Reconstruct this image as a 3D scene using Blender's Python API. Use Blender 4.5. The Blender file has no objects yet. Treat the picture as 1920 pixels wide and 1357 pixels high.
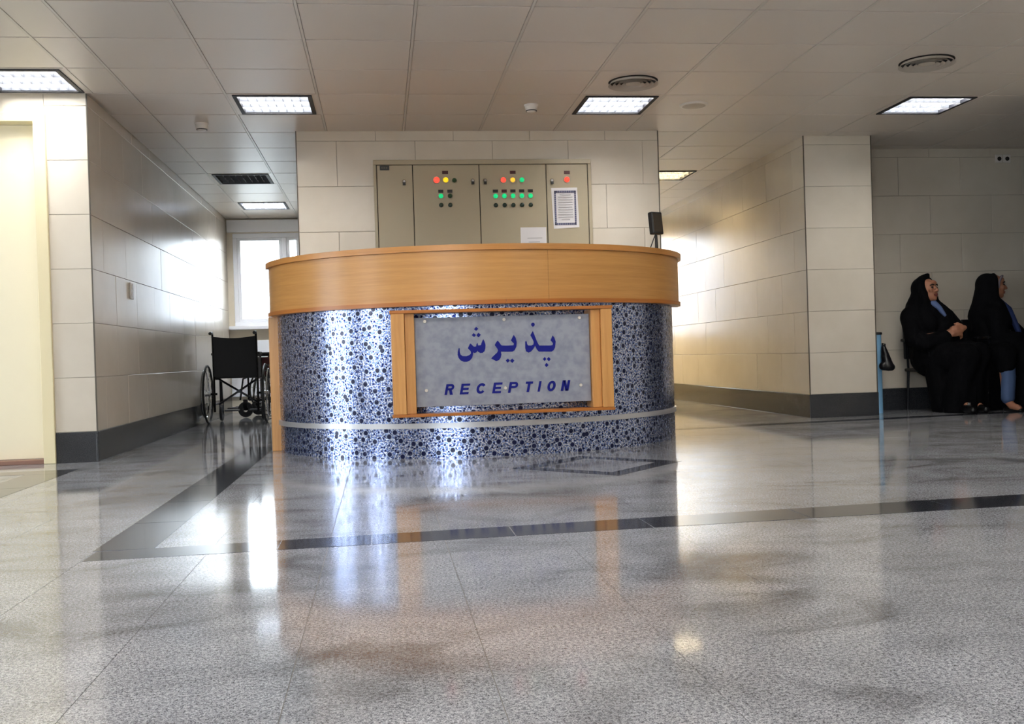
import bpy, bmesh, math, random
from mathutils import Vector, Matrix
random.seed(7)
S = bpy.context.scene
COL = S.collection

# ------------------------------------------------------------------ camera
HC = 0.62
cam_d = bpy.data.cameras.new('camera')
cam_d.sensor_fit = 'HORIZONTAL'; cam_d.sensor_width = 36.0
cam_d.lens = 36.0 * 1900.0 / 1920.0
cam_d.clip_start = 0.05; cam_d.clip_end = 300
cam = bpy.data.objects.new('camera', cam_d); COL.objects.link(cam)
cr = Vector((0.99133051, -0.12780983, -0.03047068))
cu = Vector((0.03112412, 0.00311805, 0.99951066))
cf = Vector((0.12765227, 0.99179379, -0.00706899))
cam.matrix_world = Matrix(((cr.x, cu.x, -cf.x, 0), (cr.y, cu.y, -cf.y, 0), (cr.z, cu.z, -cf.z, HC), (0, 0, 0, 1)))
S.camera = cam

# ------------------------------------------------------------------ world, exposure
W = bpy.data.worlds.new('world'); S.world = W; W.use_nodes = True
bg = W.node_tree.nodes['Background']
bg.inputs[0].default_value = (0.86, 0.93, 1.0, 1); bg.inputs[1].default_value = 4.8
S.view_settings.view_transform = 'Standard'; S.view_settings.look = 'None'
S.view_settings.gamma = 1.0; S.view_settings.use_curve_mapping = False
S.view_settings.exposure = 1.45
LAMP = 20.0          # emission of the fluorescent tubes
S.cycles.max_bounces = 8; S.cycles.diffuse_bounces = 5; S.cycles.glossy_bounces = 5
S.cycles.transparent_max_bounces = 8; S.cycles.use_denoising = True
S.cycles.sample_clamp_indirect = 8.0
S.cycles.caustics_reflective = False; S.cycles.caustics_refractive = False

def portal(loc, rot, sx, sy):
    d = bpy.data.lights.new('window_portal', 'AREA'); d.shape = 'RECTANGLE'; d.size = sx; d.size_y = sy
    d.cycles.is_portal = True
    o = bpy.data.objects.new('window_portal', d); COL.objects.link(o); o.location = loc; o.rotation_euler = rot
R90 = math.pi / 2
portal((-1.365, 13.12, 1.66), (-R90, 0, 0), .87, 1.16)
portal((2.97, 14.12, 1.52), (-R90, 0, 0), 1.2, 1.56)
portal((-5.32, 5.35, 1.1), (0, -R90, 0), 2.2, 1.5)
portal((-5.32, 1.9, 1.4), (0, -R90, 0), 1.8, 2.7)
portal((-2.6, -4.12, 1.4), (R90, 0, 0), 2.4, 1.8)

# ------------------------------------------------------------------ helpers
def srgb(r, g, b):
    f = lambda c: (c / 255 / 12.92) if c / 255 <= 0.04045 else ((c / 255 + 0.055) / 1.055) ** 2.4
    return (f(r), f(g), f(b), 1)

def wloc(o):
    v = Vector((0, 0, 0))
    while o is not None:
        v = v + o.location; o = o.parent
    return v

def link(name, me, parent=None):
    o = bpy.data.objects.new(name, me); COL.objects.link(o)
    if parent is not None: o.parent = parent
    return o

def tag(o, label=None, cat=None, group=None, kind=None):
    if label: o['label'] = label
    if cat: o['category'] = cat
    if group: o['group'] = group
    if kind: o['kind'] = kind
    return o

def thing(name, loc, label, cat, group=None, rz=0):
    o = bpy.data.objects.new(name, None); COL.objects.link(o)
    o.empty_display_size = 0.1; o.location = loc; o.rotation_euler = (0, 0, rz)
    return tag(o, label, cat, group)

class MB:
    def __init__(s): s.v = []; s.f = []; s.uv = None
    def add(s, vs, fs):
        n = len(s.v); s.v += [tuple(v) for v in vs]; s.f += [tuple(i + n for i in f) for f in fs]; return s
    def box(s, x0, x1, y0, y1, z0, z1):
        return s.add([(x0,y0,z0),(x1,y0,z0),(x1,y1,z0),(x0,y1,z0),(x0,y0,z1),(x1,y0,z1),(x1,y1,z1),(x0,y1,z1)],
                     [(0,3,2,1),(4,5,6,7),(0,1,5,4),(1,2,6,5),(2,3,7,6),(3,0,4,7)])
    def bbox(s, x0, x1, y0, y1, z0, z1, b=0.004):
        bm = bmesh.new(); bmesh.ops.create_cube(bm, size=1)
        for v in bm.verts: v.co = ((x0+x1)/2+v.co.x*(x1-x0), (y0+y1)/2+v.co.y*(y1-y0), (z0+z1)/2+v.co.z*(z1-z0))
        bmesh.ops.bevel(bm, geom=bm.edges[:], offset=b, segments=2, affect='EDGES', profile=0.5)
        bm.verts.index_update(); s.add([v.co[:] for v in bm.verts], [[v.index for v in f.verts] for f in bm.faces]); bm.free(); return s
    def ring(s, c, ax, r, n):
        ax = Vector(ax).normalized(); t = Vector((0,0,1)) if abs(ax.z) < .9 else Vector((1,0,0))
        a = ax.cross(t).normalized(); b = ax.cross(a)
        return [Vector(c) + a*r*math.cos(2*math.pi*i/n) + b*r*math.sin(2*math.pi*i/n) for i in range(n)]
    def cyl(s, p0, p1, r0, r1=None, n=12):
        r1 = r0 if r1 is None else r1; p0 = Vector(p0); p1 = Vector(p1); ax = p1 - p0
        A = s.ring(p0, ax, r0, n); B = s.ring(p1, ax, r1, n)
        return s.add(A + B, [(i, (i+1) % n, n+(i+1) % n, n+i) for i in range(n)] + [tuple(range(n))[::-1], tuple(range(n, 2*n))])
    def tube(s, pts, r, n=8, closed=False):
        pts = [Vector(p) for p in pts]; m = len(pts); rings = []
        up = None
        for i, p in enumerate(pts):
            a = pts[(i-1) % m] if (closed or i > 0) else p
            b = pts[(i+1) % m] if (closed or i < m-1) else p
            t = (b - a).normalized()
            if up is None:
                up = Vector((0,0,1)) if abs(t.z) < .9 else Vector((1,0,0))
            x = t.cross(up).normalized(); up = x.cross(t).normalized()
            rings.append([p + x*r*math.cos(2*math.pi*k/n) + up*r*math.sin(2*math.pi*k/n) for k in range(n)])
        vs = [v for q in rings for v in q]; fs = []
        for i in range(m if closed else m-1):
            j = (i+1) % m
            fs += [(i*n+k, i*n+(k+1) % n, j*n+(k+1) % n, j*n+k) for k in range(n)]
        if not closed: fs += [tuple(range(n))[::-1], tuple(range((m-1)*n, m*n))]
        return s.add(vs, fs)
    def lathe(s, prof, c, n=32, axis='z'):
        vs = []; fs = []; m = len(prof)
        for k in range(n):
            a = 2*math.pi*k/n
            for r, h in prof:
                if axis == 'z': vs.append((c[0]+r*math.cos(a), c[1]+r*math.sin(a), c[2]+h))
                elif axis == 'y': vs.append((c[0]+r*math.cos(a), c[1]+h, c[2]+r*math.sin(a)))
                else: vs.append((c[0]+h, c[1]+r*math.cos(a), c[2]+r*math.sin(a)))
        for k in range(n):
            k2 = (k+1) % n
            fs += [(k*m+i, k*m+i+1, k2*m+i+1, k2*m+i) for i in range(m-1)]
        return s.add(vs, fs)
    def ball(s, c, r, n=12, m=8):
        return s.lathe([(max(1e-4, r*math.sin(math.pi*i/m)), r*math.cos(math.pi*i/m)) for i in range(m+1)], c, n)
    def prism(s, poly, y0, y1):           # polygon in x,z extruded along y
        n = len(poly)
        return s.add([(x, y0, z) for x, z in poly] + [(x, y1, z) for x, z in poly],
                     [tuple(range(n)), tuple(range(n, 2*n))[::-1]] + [(i, n+i, n+(i+1) % n, (i+1) % n) for i in range(n)])
    def slab(s, poly, z0, z1):            # polygon in x,y extruded along z
        n = len(poly)
        return s.add([(x, y, z0) for x, y in poly] + [(x, y, z1) for x, y in poly],
                     [tuple(range(n))[::-1], tuple(range(n, 2*n))] + [(i, (i+1) % n, n+(i+1) % n, n+i) for i in range(n)])
    def mesh(s, name, mat, off=Vector((0,0,0)), smooth=False):
        me = bpy.data.meshes.new(name)
        me.from_pydata([(v[0]-off.x, v[1]-off.y, v[2]-off.z) for v in s.v], [], s.f); me.update()
        bm = bmesh.new(); bm.from_mesh(me); bmesh.ops.recalc_face_normals(bm, faces=bm.faces[:])
        if smooth:
            for f in bm.faces: f.smooth = True
            for e in bm.edges:
                if len(e.link_faces) == 2 and e.calc_face_angle(0) > 0.7: e.smooth = False
        bm.to_mesh(me); bm.free()
        if mat: me.materials.append(mat)
        return me
    def build(s, name, mat, parent=None, smooth=False, local=False):
        off = Vector((0,0,0)) if (parent is None or local) else wloc(parent)
        return link(name, s.mesh(name, mat, off, smooth), parent)

# ------------------------------------------------------------------ materials
MAT = {}
def mat(name, col, rough=0.5, metal=0.0, spec=0.5, emit=None, es=0.0, coat=0.0):
    m = bpy.data.materials.new(name); m.use_nodes = True
    p = m.node_tree.nodes['Principled BSDF']
    p.inputs['Base Color'].default_value = col if len(col) == 4 else (*col, 1)
    p.inputs['Roughness'].default_value = rough; p.inputs['Metallic'].default_value = metal
    p.inputs['Specular IOR Level'].default_value = spec
    p.inputs['Coat Weight'].default_value = coat; p.inputs['Coat Roughness'].default_value = 0.08
    if emit:
        p.inputs['Emission Color'].default_value = emit if len(emit) == 4 else (*emit, 1); p.inputs['Emission Strength'].default_value = es
    MAT[name] = m
    return m
class NT:
    def __init__(s, m): s.t = m.node_tree; s.p = s.t.nodes['Principled BSDF']
    def n(s, typ, **kw):
        o = s.t.nodes.new(typ)
        for k, v in kw.items():
            if k in o.inputs.keys() if not hasattr(o, k) else False: o.inputs[k].default_value = v
            else: setattr(o, k, v)
        return o
    def l(s, a, b): s.t.links.new(a, b)
    def pos(s): return s.n('ShaderNodeNewGeometry').outputs['Position']
    def objc(s): return s.n('ShaderNodeTexCoord').outputs['Object']
    def map(s, src, scale=(1,1,1), rot=(0,0,0)):
        m = s.n('ShaderNodeMapping'); m.inputs['Scale'].default_value = scale; m.inputs['Rotation'].default_value = rot
        s.l(src, m.inputs['Vector']); return m.outputs[0]
    def noise(s, vec, scale, detail=3, rough=0.5, dist=0.0):
        o = s.n('ShaderNodeTexNoise'); o.inputs['Scale'].default_value = scale; o.inputs['Detail'].default_value = detail
        o.inputs['Roughness'].default_value = rough; o.inputs['Distortion'].default_value = dist
        s.l(vec, o.inputs['Vector']); return o.outputs['Fac']
    def ramp(s, fac, stops, interp='LINEAR'):
        o = s.n('ShaderNodeValToRGB'); e = o.color_ramp.elements; o.color_ramp.interpolation = interp
        e[0].position, e[0].color = stops[0]; e[1].position, e[1].color = stops[-1]
        for p, c in stops[1:-1]:
            q = e.new(p); q.color = c
        s.l(fac, o.inputs[0]); return o.outputs[0]
    def mix(s, fac, a, b, mode='MIX'):
        o = s.n('ShaderNodeMix'); o.data_type = 'RGBA'; o.blend_type = mode
        for sock, val in ((o.inputs['Factor'], fac), (o.inputs[6], a), (o.inputs[7], b)):
            if hasattr(val, 'is_output'): s.l(val, sock)
            else: sock.default_value = val
        return o.outputs[2]
    def math(s, op, a, b=0.0, clamp=False):
        o = s.n('ShaderNodeMath'); o.operation = op; o.use_clamp = clamp
        for sock, val in ((o.inputs[0], a), (o.inputs[1], b)):
            if hasattr(val, 'is_output'): s.l(val, sock)
            else: sock.default_value = val
        return o.outputs[0]
    def bump(s, h, strength, dist):
        o = s.n('ShaderNodeBump'); o.inputs['Strength'].default_value = strength; o.inputs['Distance'].default_value = dist
        s.l(h, o.inputs['Height']); s.l(o.outputs[0], s.p.inputs['Normal'])
G = lambda v: (v, v, v, 1)

# glazed cream wall tile
m = mat('glazed_tile', srgb(214, 204, 186), 0.26, spec=0.42); t = NT(m)
rnd = t.n('ShaderNodeObjectInfo').outputs['Random']
ns = t.noise(t.pos(), 1.6, 4, .6)
c = t.ramp(ns, [(0.3, srgb(209, 200, 184)), (0.7, srgb(220, 212, 198))])
c = t.mix(0.06, c, t.ramp(rnd, [(0, G(.25)), (1, G(1))]), 'MULTIPLY')
t.l(c, t.p.inputs['Base Color'])
t.bump(t.noise(t.pos(), 3.0, 2), 0.08, 0.01)
mat('grout', srgb(150, 142, 128), .8)
mat('plaster', srgb(216, 206, 188), .6)
mat('plenum', srgb(40, 38, 36), .9)
m = mat('ceiling_panel', srgb(222, 214, 205), .38, spec=.4); t = NT(m)
rnd = t.n('ShaderNodeObjectInfo').outputs['Random']
t.l(t.mix(0.05, srgb(224, 216, 207), t.ramp(rnd, [(0, G(.1)), (1, G(1))]), 'MULTIPLY'), t.p.inputs['Base Color'])
mat('grid_bar', srgb(216, 210, 202), .4)
# baseboard and strip granite
def granite(name, dark, light, rough, sc=260):
    m = mat(name, dark, rough); t = NT(m)
    a = t.noise(t.pos(), sc, 2, .6); b = t.noise(t.pos(), 5, 3)
    c = t.ramp(a, [(.35, dark), (.62, light)])
    t.l(t.mix(.35, c, t.ramp(b, [(.3, G(.45)), (.7, G(1))]), 'MULTIPLY'), t.p.inputs['Base Color']); return m
granite('dark_granite', srgb(34, 36, 40), srgb(66, 68, 72), .18)
granite('strip_granite', srgb(32, 34, 40), srgb(76, 78, 86), .08)
# polished light granite floor
m = mat('floor_granite', G(.4), .075, spec=.45); t = NT(m)
P = t.pos()
f1 = t.noise(P, 120, 2, .65); f2 = t.noise(P, 340, 1, .5); cl = t.noise(t.map(P, (1, 1.6, 1)), 1.7, 5, .62, .7); c2 = t.noise(P, 9, 4, .6)
c = t.ramp(f1, [(.38, srgb(84, 85, 90)), (.5, srgb(184, 184, 187)), (.62, srgb(238, 237, 238))])
c = t.mix(.5, c, t.ramp(f2, [(.4, srgb(80, 81, 88)), (.6, srgb(242, 242, 244))]))
c = t.mix(1.0, c, t.ramp(cl, [(.30, G(.40)), (.45, G(.82)), (.6, G(1))]), 'MULTIPLY')
c = t.mix(.5, c, t.ramp(c2, [(.3, G(.72)), (.62, G(1))]), 'MULTIPLY')
rnd = t.n('ShaderNodeObjectInfo').outputs['Random']
c = t.mix(.10, c, t.ramp(rnd, [(0, G(.3)), (1, G(1))]), 'MULTIPLY')
c = t.mix(1.0, c, (.90, .93, .985, 1), 'MULTIPLY')
t.l(c, t.p.inputs['Base Color'])
mat('floor_joint', srgb(132, 128, 122), .6)
# wood laminate, grain along the length
def wood(name, base, dark, sc):
    m = mat(name, base, .32, spec=.5); t = NT(m); P = t.objc()
    a = t.noise(t.map(P, sc), 3.0, 5, .6, .4); b = t.noise(t.map(P, tuple(q*6 for q in sc)), 3.0, 3)
    c = t.ramp(a, [(.3, dark), (.65, base)]); c = t.mix(.25, c, t.ramp(b, [(.35, dark), (.6, base)]))
    t.l(c, t.p.inputs['Base Color'])
wood('wood_band', srgb(206, 152, 86), srgb(186, 132, 68), (.5, .5, 14))
wood('wood_board', srgb(216, 160, 94), srgb(196, 138, 74), (12, 12, .5))
wood('wood_edge', srgb(206, 146, 78), srgb(186, 126, 62), (.5, .5, 14))
wood('wood_trim', srgb(190, 118, 48), srgb(166, 98, 38), (.5, .5, 14))
# blue-silver printed foil on the drum: navy dots among a silver network
m = mat('dotted_foil', G(.5), .22, metal=.85); t = NT(m)
uv = t.n('ShaderNodeTexCoord').outputs['UV']
def voro(scale, feat='F1', rnd=1.0):
    o = t.n('ShaderNodeTexVoronoi'); o.voronoi_dimensions = '2D'; o.feature = feat
    o.inputs['Scale'].default_value = scale; o.inputs['Randomness'].default_value = rnd
    t.l(uv, o.inputs['Vector']); return o
v1 = voro(13.0, 'F1', .8); v2 = voro(31.0, 'F1', .95); v3 = voro(64.0, 'F1', 1.0); v4 = voro(48, 'DISTANCE_TO_EDGE', 1.0)
nz = t.noise(uv, 120, 2)
net = t.ramp(v4.outputs['Distance'], [(.05, srgb(246, 248, 253)), (.16, srgb(100, 130, 196))])
net = t.mix(t.ramp(v3.outputs['Distance'], [(.26, G(1)), (.34, G(0))]), net, srgb(44, 62, 118))
net = t.mix(.25, net, t.ramp(nz, [(.4, srgb(60, 84, 146)), (.6, srgb(236, 240, 250))]))
d2 = t.ramp(v2.outputs['Distance'], [(.17, G(1)), (.22, G(0))])
halo1 = t.ramp(v1.outputs['Distance'], [(.22, G(1)), (.27, G(0))])
d1 = t.ramp(v1.outputs['Distance'], [(.175, G(1)), (.21, G(0))])
c = t.mix(d2, net, srgb(18, 30, 82))
c = t.mix(halo1, c, srgb(176, 188, 216)); c = t.mix(d1, c, srgb(16, 22, 62))
t.l(c, t.p.inputs['Base Color'])
t.l(t.ramp(d1, [(0, G(.85)), (1, G(.2))]), t.p.inputs['Metallic'])
t.l(t.ramp(t.noise(uv, 40, 2), [(.3, G(.16)), (.7, G(.30))]), t.p.inputs['Roughness'])
mat('band_metal', srgb(205, 205, 208), .3, .6)
m = mat('frosted_plate', srgb(150, 155, 168), .34, spec=.5); t = NT(m)
t.l(t.ramp(t.noise(t.objc(), 22, 3), [(.3, srgb(138, 144, 160)), (.6, srgb(160, 164, 176))]), t.p.inputs['Base Color'])
t.p.inputs['Alpha'].default_value = .9
mat('blue_letter', srgb(10, 20, 122), .55, spec=.25)
mat('chrome', srgb(205, 205, 205), .18, 1.0)
mat('pin', srgb(232, 226, 215), .25, .3)
mat('cabinet_paint', srgb(176, 165, 140), .38, spec=.45)
mat('black_plastic', srgb(22, 22, 24), .4)
mat('gap_black', srgb(10, 10, 10), .8)
mat('legend', srgb(70, 16, 22), .5); mat('legend_dark', srgb(28, 24, 22), .5)
for nm, cc, es in (('lamp_red', (1, .05, .03), .75), ('lamp_yellow', (1, .62, .02), .38), ('lamp_green', (.01, .75, .26), .26), ('lamp_orange', (1, .42, .03), .5)):
    mat(nm, (*[q*.6 for q in cc], 1), .25, emit=cc, es=es)
mat('lamp_off', srgb(44, 78, 48), .3)
mat('button_dark', srgb(12, 40, 26), .35)
mat('paper', srgb(226, 224, 226), .7); mat('print_blue', srgb(92, 94, 124), .7); mat('print_grey', srgb(176, 174, 176), .7)
mat('tube_lit', (1, 1, 1, 1), .4, emit=(1.0, .97, .925), es=LAMP)
mat('tube_lit_warm', (1, 1, 1, 1), .4, emit=(1.0, .76, .40), es=LAMP*1.5)
mat('tube_warm_added', (1, 1, 1, 1), .4, emit=(1.0, .74, .36), es=LAMP*6.0)
mat('tube_boosted', (1, 1, 1, 1), .4, emit=(.93, .97, 1.0), es=LAMP*2.6)
mat('tube_off', srgb(235, 235, 235), .3)
mat('reflector', srgb(228, 230, 232), .25, .5)
mat('louvre', srgb(104, 108, 116), .5, .2)
mat('lamp_frame', srgb(20, 20, 30), .6)
mat('white_plastic', srgb(226, 222, 216), .4); mat('grey_vent', srgb(192, 184, 174), .5); mat('vent_shadow', srgb(40, 36, 33), .9)
mat('door_cream', srgb(246, 237, 208), .45); mat('frame_cream', srgb(236, 224, 184), .4); mat('sill_brown', srgb(140, 104, 88), .5)
mat('window_white', srgb(240, 242, 248), .4)
m = bpy.data.materials.new('window_glass'); m.use_nodes = True; MAT['window_glass'] = m
nt = m.node_tree; nt.nodes.clear()
o_ = nt.nodes.new('ShaderNodeOutputMaterial'); mx = nt.nodes.new('ShaderNodeMixShader'); tr = nt.nodes.new('ShaderNodeBsdfTransparent')
gl = nt.nodes.new('ShaderNodeBsdfGlossy'); gl.inputs['Roughness'].default_value = .02; fr = nt.nodes.new('ShaderNodeFresnel')
tr.inputs[0].default_value = (.95, .97, .98, 1)
nt.links.new(fr.outputs[0], mx.inputs[0]); nt.links.new(tr.outputs[0], mx.inputs[1]); nt.links.new(gl.outputs[0], mx.inputs[2]); nt.links.new(mx.outputs[0], o_.inputs[0])
mat('corner_trim', srgb(88, 80, 68), .4)
m = mat('chador_cloth', srgb(5, 5, 8), .85, spec=.12); t = NT(m)
t.bump(t.noise(t.map(t.objc(), (1, 1, .35)), 14, 3), .5, .02)
mat('skin', srgb(170, 116, 88), .5); mat('brow', srgb(38, 26, 22), .7); mat('eye', srgb(20, 15, 14), .3); mat('lips', srgb(140, 74, 66), .5)
mat('blouse_blue', srgb(34, 52, 100), .8); mat('blouse_pale', srgb(84, 104, 146), .8); mat('jeans', srgb(74, 96, 136), .8); mat('shoe_black', srgb(14, 14, 15), .35); mat('buckle', srgb(235, 235, 235), .15, .8)
mat('headband', srgb(120, 110, 118), .7)
mat('chair_black', srgb(14, 14, 18), .5); mat('chair_steel', srgb(26, 27, 32), .35, .3)
mat('sling_black', srgb(12, 13, 18), .6); mat('sling_red', srgb(74, 18, 26), .6); mat('tire', srgb(26, 26, 26), .6); mat('frame_steel', srgb(60, 60, 64), .25, .9)
mat('post_blue', srgb(132, 186, 226), .4); mat('bag_black', srgb(14, 13, 18), .35)
mat('far_wall', srgb(214, 220, 230), .8); mat('far_roof', srgb(196, 206, 222), .8); mat('ground_out', srgb(190, 190, 186), .9)

# ------------------------------------------------------------------ structure
CZ = 2.42
TOP = 2.62
def struct(name, mb, m, parent=None, smooth=False):
    o = mb.build(name, MAT[m], parent, smooth)
    if parent is None: o['kind'] = 'structure'
    return o

ground = struct('ground', MB().box(-70, 70, -60, 90, -.5, -.22), 'ground_out')
# floor: bed, slabs, inlaid strips
floor = struct('floor', MB().box(-5.4, 9.7, -4.2, 14.2, -.2, -.0015), 'floor_joint')
SX0, SDX, SY0, SDY = -2.535, .39, .42, .78
NX, NY = 21, 9
g = .0018
slab_me = MB().box(g/2, SDX-g/2, g/2, SDY-g/2, -.0015, 0).mesh('floor_slab', MAT['floor_granite'])
for i in range(NX):
    for j in range(NY):
        o = link('floor_slab', slab_me, floor); o.location = (SX0+i*SDX, SY0+j*SDY, 0)
X1, Y1 = SX0+NX*SDX, SY0+NY*SDY
fb = MB()
for a in ((-5.4, 9.7, -4.2, SY0), (-5.4, SX0, SY0, Y1), (X1, 9.7, SY0, Y1), (-5.4, 9.7, Y1, 14.2)): fb.box(a[0], a[1], a[2], a[3], -.0015, 0)
fb.build('floor_field', MAT['floor_granite'], floor)
def strip_piece(poly): MB().slab(poly, 0.0, .0008).build('floor_strip', MAT['strip_granite'], floor)
yb = lambda x: 3.39 + .034*(x+.97)
yt = lambda x: 3.555 + .058*(x+.97)
xs = [-.97, -.36, -.05, .44, .93, 1.52, 2.11, 2.7, 3.3, 3.9, 4.5, 5.1]
for a, b in zip(xs[:-1], xs[1:]):
    b -= .004; strip_piece([(a, yb(a)), (b, yb(b)), (b, yt(b)), (a, yt(a))])
ys = [3.565, 4.15, 4.74, 5.33, 5.92, 6.51, 7.10, 7.62]
for a, b in zip(ys[:-1], ys[1:]): strip_piece([(-.985, a), (-.785, a), (-.785, b-.004), (-.985, b-.004)])
for k in range(8): strip_piece([(-.785+k*.59, 7.45), (-.785+k*.59+.585, 7.45+.02), (-.785+k*.59+.585, 7.62), (-.785+k*.59, 7.62)] if k < 5 else [(2.2+(k-5)*1.2, 7.62+(k-5)*.13), (3.39+(k-5)*1.2, 7.75+(k-5)*.13), (3.39+(k-5)*1.2, 7.90+(k-5)*.13), (2.2+(k-5)*1.2, 7.77+(k-5)*.13)])
for a, b in ((4.4, 5.0), (5.0, 5.6), (5.6, 6.28)): strip_piece([(-2.10, a), (-1.86, a), (-1.86, b-.004), (-2.10, b-.004)])
for k in range(3): strip_piece([(-1.86-(k+1)*.6, 6.28), (-1.864-k*.6, 6.28), (-1.864-k*.6, 6.50), (-1.86-(k+1)*.6, 6.50)])
dc = (1.16, 5.47); ro, ri = .515, .36
def dpt(r, k): return (dc[0]+r*[1, 0, -1, 0][k]*.93, dc[1]+r*[0, 1, 0, -1][k])
for k in range(4): strip_piece([dpt(ro, k), dpt(ro, (k+1) % 4), dpt(ri, (k+1) % 4), dpt(ri, k)])

# walls (cores, tile faces stand 8 mm proud of them)
T8 = .008
wall_front = MB()
wall_front.box(-5.4, -3.08, 6.97+T8, 7.17, -.2, TOP); wall_front.box(-2.14, -1.87-T8, 6.97+T8, 7.17, -.2, TOP); wall_front.box(-3.08, -2.14, 6.97+T8, 7.17, 2.285, TOP)
wall_front = struct('wall_front', wall_front, 'grout')
wall_cl = struct('wall_corridor_left', MB().box(-2.07, -1.87-T8, 7.17, 13.2, -.2, TOP), 'grout')
e = MB(); e.box(-1.87-T8, -.61, 13.0, 13.2, -.2, 1.08); e.box(-1.87-T8, -.61, 13.0, 13.2, 2.24, TOP); e.box(-1.87-T8, -1.80, 13.0, 13.2, 1.08, 2.24); e.box(-.93, -.61, 13.0, 13.2, 1.08, 2.24)
wall_le = struct('wall_corridor_left_end', e, 'plaster')
wall_c = struct('wall_center', MB().box(-.61, 2.30, 8.09+T8, 14.2, -.2, TOP), 'grout')
wall_cr = struct('wall_corridor_right', MB().box(3.64+T8, 4.25, 8.3+T8, 14.2, -.2, TOP), 'grout')
e = MB(); e.box(2.30, 3.64+T8, 14.0, 14.2, -.2, .74); e.box(2.30, 3.64+T8, 14.0, 14.2, 2.30, TOP); e.box(2.30, 2.37, 14.0, 14.2, .74, 2.30); e.box(3.57, 3.64+T8, 14.0, 14.2, .74, 2.30)
wall_re = struct('wall_corridor_right_end', e, 'plaster')
wall_r = struct('wall_right', MB().box(4.25, 9.7, 8.88+T8, 9.08, -.2, TOP), 'grout')
struct('wall_far_right', MB().box(9.5, 9.7, -4.2, 8.88+T8, -.2, TOP), 'plaster')
struct('wall_added_blocker', MB().box(4.85, 5.05, -4.0, 6.9, -.2, CZ-.001), 'plaster')  # unseen partition, added to keep light off the right-hand recess
e = MB(); e.box(-5.4, 9.5, -4.2, -4.0, -.2, .5); e.box(-5.4, 9.5, -4.2, -4.0, 2.3, TOP)
for a, b in ((-5.4, -3.8), (-1.4, 9.5)): e.box(a, b, -4.2, -4.0, .5, 2.3)
struct('wall_back', e, 'plaster')
e = MB(); e.box(-5.4, -5.2, -4.0, .55, -.2, TOP); e.box(-5.4, -5.2, 3.25, 4.6, -.2, TOP); e.box(-5.4, -5.2, 6.1, 6.97+T8, -.2, TOP)
e.box(-5.4, -5.2, .55, 3.25, -.2, .5); e.box(-5.4, -5.2, .55, 3.25, 2.3, TOP); e.box(-5.4, -5.2, 4.6, 6.1, 2.2, TOP); e.box(-5.4, -5.2, 4.6, 6.1, -.2, 0)
wall_l = struct('wall_left', e, 'plaster')

tile_cache = {}
def tile_mesh(w, h):
    k = (round(w, 3), round(h, 3))
    if k not in tile_cache:
        c = .0016; gp = .0012
        x0, x1, z0, z1 = gp, k[0]-gp, gp, k[1]-gp
        v = [(x0, T8, z0), (x1, T8, z0), (x1, T8, z1), (x0, T8, z1), (x0, c, z0), (x1, c, z0), (x1, c, z1), (x0, c, z1),
             (x0+c, 0, z0+c), (x1-c, 0, z0+c), (x1-c, 0, z1-c), (x0+c, 0, z1-c)]
        f = [(8, 9, 10, 11)] + [(i, (i+1) % 4, 4+(i+1) % 4, 4+i) for i in range(4)] + [(4+i, 4+(i+1) % 4, 8+(i+1) % 4, 8+i) for i in range(4)]
        tile_cache[k] = MB().add(v, f).mesh('wall_tile', MAT['glazed_tile'])
    return tile_cache[k]
TH, TW = .357, .617
ZC = [.2 + TH*k for k in range(7)] + [CZ + .02]
def lay(parent, p0, ang, L, offs, zmin=0, skip=None):
    ca, sa = math.cos(ang), math.sin(ang)
    for k in range(7):
        z0, z1 = ZC[k], ZC[k+1]
        if z1 <= zmin: continue
        s = offs[k % len(offs)] % TW - TW
        while s < L - .001:
            a, b = max(s, 0), min(s+TW, L); s += TW
            if b - a < .02: continue
            if skip and skip(a, b, z0, z1): continue
            o = link('wall_tile', tile_mesh(b-a, z1-z0), parent)
            o.location = (p0[0]+ca*a, p0[1]+sa*a, z0); o.rotation_euler = (random.uniform(-.002, .002), 0, ang+random.uniform(-.003, .003))
lay(wall_front, (-2.14, 6.97), 0, .27, [0])
for a, b in ((-3.08, -2.61), (-2.61, -2.14)):
    o = link('wall_tile', tile_mesh(b-a, .155), wall_front); o.location = (a, 6.97, 2.285)
lay(wall_cl, (-1.87, 6.97), R90, 6.03, [.25, .60, .60, .91, .60, .30, .6])
hid = lambda a, b, z0, z1: z1 < 1.2 and a > .2 and b < 2.7
lay(wall_c, (-.61, 8.09), 0, 2.91, [.0, .31], skip=hid)
L_ = 12.9 - 8.3
lay(wall_cr, (3.64, 12.9), -R90, L_, [(12.9-8.905) % TW, (12.9-8.596) % TW, (12.9-8.85) % TW, (12.9-9.17) % TW, (12.9-8.85) % TW, (12.9-9.17) % TW])
lay(wall_cr, (3.64, 8.3), 0, .61, [0])
lay(wall_cr, (4.25, 8.3), R90, .58, [0])
lay(wall_r, (4.25, 8.88), 0, 2.6, [.25, .56])

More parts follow.
